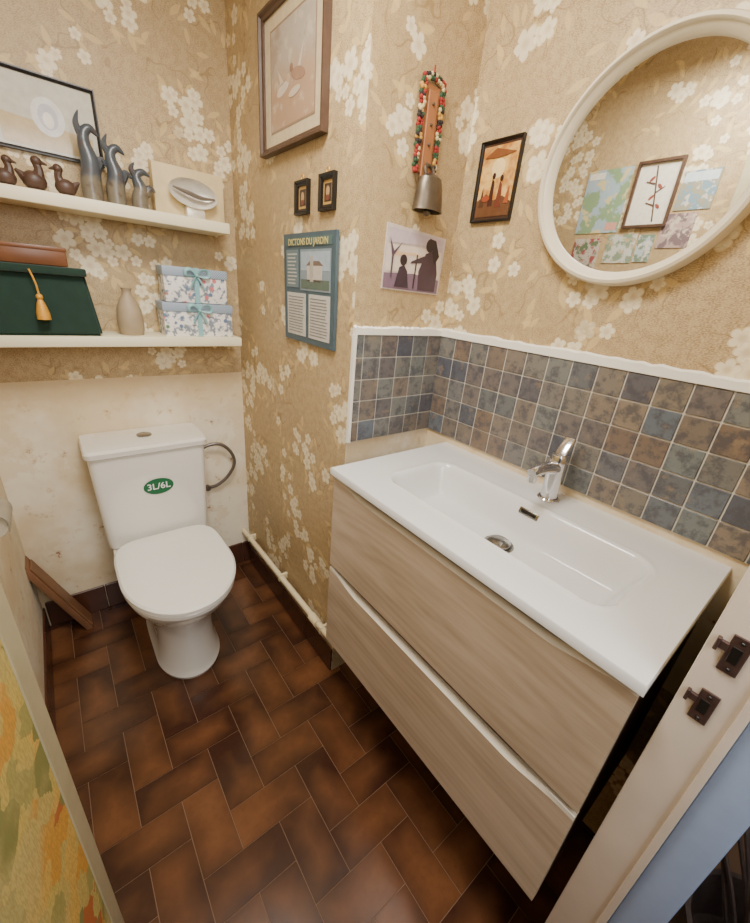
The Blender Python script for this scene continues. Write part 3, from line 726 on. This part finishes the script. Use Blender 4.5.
# ---------------------------------------------------------------- door leaf (left, open)
m,nt,bs=newmat('floral_door_fabric')
ob=N(nt,'ShaderNodeTexCoord').outputs['Object']
n1=noise(nt,ob,6,3,.5);wob=N(nt,'ShaderNodeTexNoise');wob.inputs['Scale'].default_value=16;wob.inputs['Detail'].default_value=4;nt.links.new(ob,wob.inputs['Vector'])
vv=vm(nt,'ADD',ob,vm(nt,'MULTIPLY',wob.outputs['Color'],(.09,.09,.09)).outputs[0]).outputs[0]
v=N(nt,'ShaderNodeTexVoronoi');v.inputs['Scale'].default_value=18;nt.links.new(vv,v.inputs['Vector'])
sc=N(nt,'ShaderNodeSeparateColor');nt.links.new(v.outputs['Color'],sc.inputs[0])
rp=N(nt,'ShaderNodeValToRGB');nt.links.new(sc.outputs[0],rp.inputs[0]);cr=rp.color_ramp;cr.interpolation='CONSTANT'
cr.elements[0].color=C(208,182,92);cr.elements[1].position=.88;cr.elements[1].color=C(132,132,68)
for p,c in((.25,(214,154,54)),(.45,(202,178,96)),(.60,(190,98,42)),(.68,(220,176,84)),(.78,(166,156,84))):
    e=cr.elements.new(p);e.color=C(*c)
wea=noise(nt,vm(nt,'MULTIPLY',ob,(1,1,.25)).outputs[0],400,1,.5)
col=mix(nt,mrange(nt,n1,.46,.60,0,.75),rp.outputs[0],C(200,180,112));col=mix(nt,mrange(nt,wea,.3,.7,0,.4),col,C(136,114,58))
nt.links.new(col,bs.inputs['Base Color']);bs.inputs['Roughness'].default_value=.8;FAB=m
DP=pm('door_cream_paint',C(184,172,136),.5,var=.14)
e0=Vector((-.744,-1.190,0));e1=Vector((-.862,-1.725,0));dv=(e1-e0).normalized();nv=Vector((-dv.y,dv.x,0))
if nv.x<0:nv=-nv
L=(e1-e0).length
Md=Matrix(((dv.x,nv.x,0,e0.x),(dv.y,nv.y,0,e0.y),(0,0,1,0),(0,0,0,1)))
bm=bmesh.new();addbox(bm,(0,-.036,.008),(L,0,2.03),.002,1,0,Md);p1=finish('leaf',bm,DP,False)
bm=bmesh.new();addbox(bm,(.050,0,.06),(L-.03,.003,1.98),0,1,0,Md);p2=finish('fabric_panel',bm,FAB)
bm=bmesh.new();addbox(bm,(.045,0,.055),(.051,.005,1.985),.001,1,0,Md);p3=finish('fabric_beading',bm,DP)
group('door_1',[p1,p2,p3])
# ---------------------------------------------------------------- door frame
JP=pm('jamb_cream_paint',C(220,206,190),.45,var=.12,scale=14,bmp=.1)
DRK=pm('dark_metal',C(84,64,58),.4,.5,var=.4,scale=90)
parts=[box('jamb_right',(XJ,-1.800,0),(XJ+.03,YF+.0,2.1),JP,.002)]
parts.append(box('stop_bead',(XJ-.006,-1.800,0),(XJ,-1.790,2.1),JP,.001))
parts.append(box('header',(XL,-1.800,2.07),(XJ,YF,2.1),JP,.002))
for nm,z,hh in(('strike_plate_upper',1.048,.027),('strike_plate_lower',.960,.025)):
    bm=bmesh.new()
    addbox(bm,(XJ-.003,-1.772,z-hh),(XJ,-1.753,z+hh),.0008,1)
    addbox(bm,(XJ-.006,-1.754,z+hh*.05),(XJ-.001,-1.743,z+hh*.5),.001,1)
    addbox(bm,(XJ-.008,-1.746,z-hh*.1),(XJ-.001,-1.742,z+hh*.6),.001,1)
    parts.append(finish(nm,bm,DRK,True))
    bm=bmesh.new()
    addbox(bm,(XJ-.0038,-1.767,z-hh*.40),(XJ-.001,-1.757,z+hh*.45),.0005,1)
    for s in(-1,1):addball(bm,(XJ-.003,-1.763,z+s*hh*.75),.0025)
    parts.append(finish(nm+'_recess',bm,BLACK,True))
group('door_frame',parts)
box('trim_5',(XJ+.001,-1.850,0),(XJ+.075,-1.801,2.16),pm('blue_grey_casing',C(160,180,214),.5,var=.1),.004)
HW=pm('hall_wall_paint',C(92,104,136),.8,var=.1)
box('wall_hall_right',(1.1,-2.9,0),(1.2,YF-.06,H),HW)
box('wall_hall_back',(XL-.6,-2.9,0),(1.2,-2.8,H),HW)
box('wall_hall_left',(XL-.7,-2.9,0),(XL-.6,YF-.06,H),HW)
TW=pm('dark_wicker',C(80,66,60),.7,var=.4,scale=80)
bm=bmesh.new()
addlathe(bm,[(0,0),(.10,0),(.13,.12),(.15,.25),(.14,.25),(.12,.12),(.0,.02)],(.25,-2.05,0),24)
for i in range(34):
    a=random.random()*6.28;r=random.uniform(.02,.2)
    addtube(bm,[(.25,-2.05,.05),(.25+.5*r*math.cos(a),-2.05+.5*r*math.sin(a),.3),(.25+r*math.cos(a),-2.05+r*math.sin(a),.45+random.random()*.2)],.004,5,0,3)
finish('twig_basket',bm,TW,True)
# ---------------------------------------------------------------- lights
def area(nm,loc,rot,sx,sy,e,col):
    l=bpy.data.lights.new(nm,'AREA');l.shape='RECTANGLE';l.size=sx;l.size_y=sy;l.energy=e;l.color=col
    o=bpy.data.objects.new(nm,l);o.location=loc;o.rotation_euler=rot;bpy.context.collection.objects.link(o);return o
em,nt,bs=newmat('lamp_opal');bs.inputs['Base Color'].default_value=(1,.95,.88,1);bs.inputs['Emission Color'].default_value=(1,.96,.88,1);bs.inputs['Emission Strength'].default_value=8
lathe('ceiling_lamp',[(0,-.07),(.05,-.065),(.09,-.045),(.11,-.01),(.112,0),(0,0)],em,(-.45,-1.15,H-.001))
area('ceiling_light',(-.45,-1.15,H-.085),(0,0,0),.4,.5,28,(1,.96,.90))
area('hall_fill_light',(-.55,-2.5,2.0),(math.radians(74),0,math.radians(-6)),1.0,.9,25,(1,.99,.98))  # added fill from the doorway side, no lamp fixture stands in the hall
w=bpy.data.worlds.new('world');bpy.context.scene.world=w;w.use_nodes=True
w.node_tree.nodes['Background'].inputs[0].default_value=(.9,.9,.9,1);w.node_tree.nodes['Background'].inputs[1].default_value=.2
# ---------------------------------------------------------------- camera
cd=bpy.data.cameras.new('camera');cd.sensor_fit='VERTICAL';cd.sensor_height=24;cd.lens=391.85/923*24;cd.clip_start=.01
co=bpy.data.objects.new('camera',cd);bpy.context.collection.objects.link(co)
R=((.78402,-.61448,.0879),(-.18037,-.36103,-.91494),(.59395,.70148,-.39389))
co.matrix_world=Matrix(((R[0][0],-R[1][0],-R[2][0],-.646),(R[0][1],-R[1][1],-R[2][1],-1.743),(R[0][2],-R[1][2],-R[2][2],1.399),(0,0,0,1)))
bpy.context.scene.camera=co
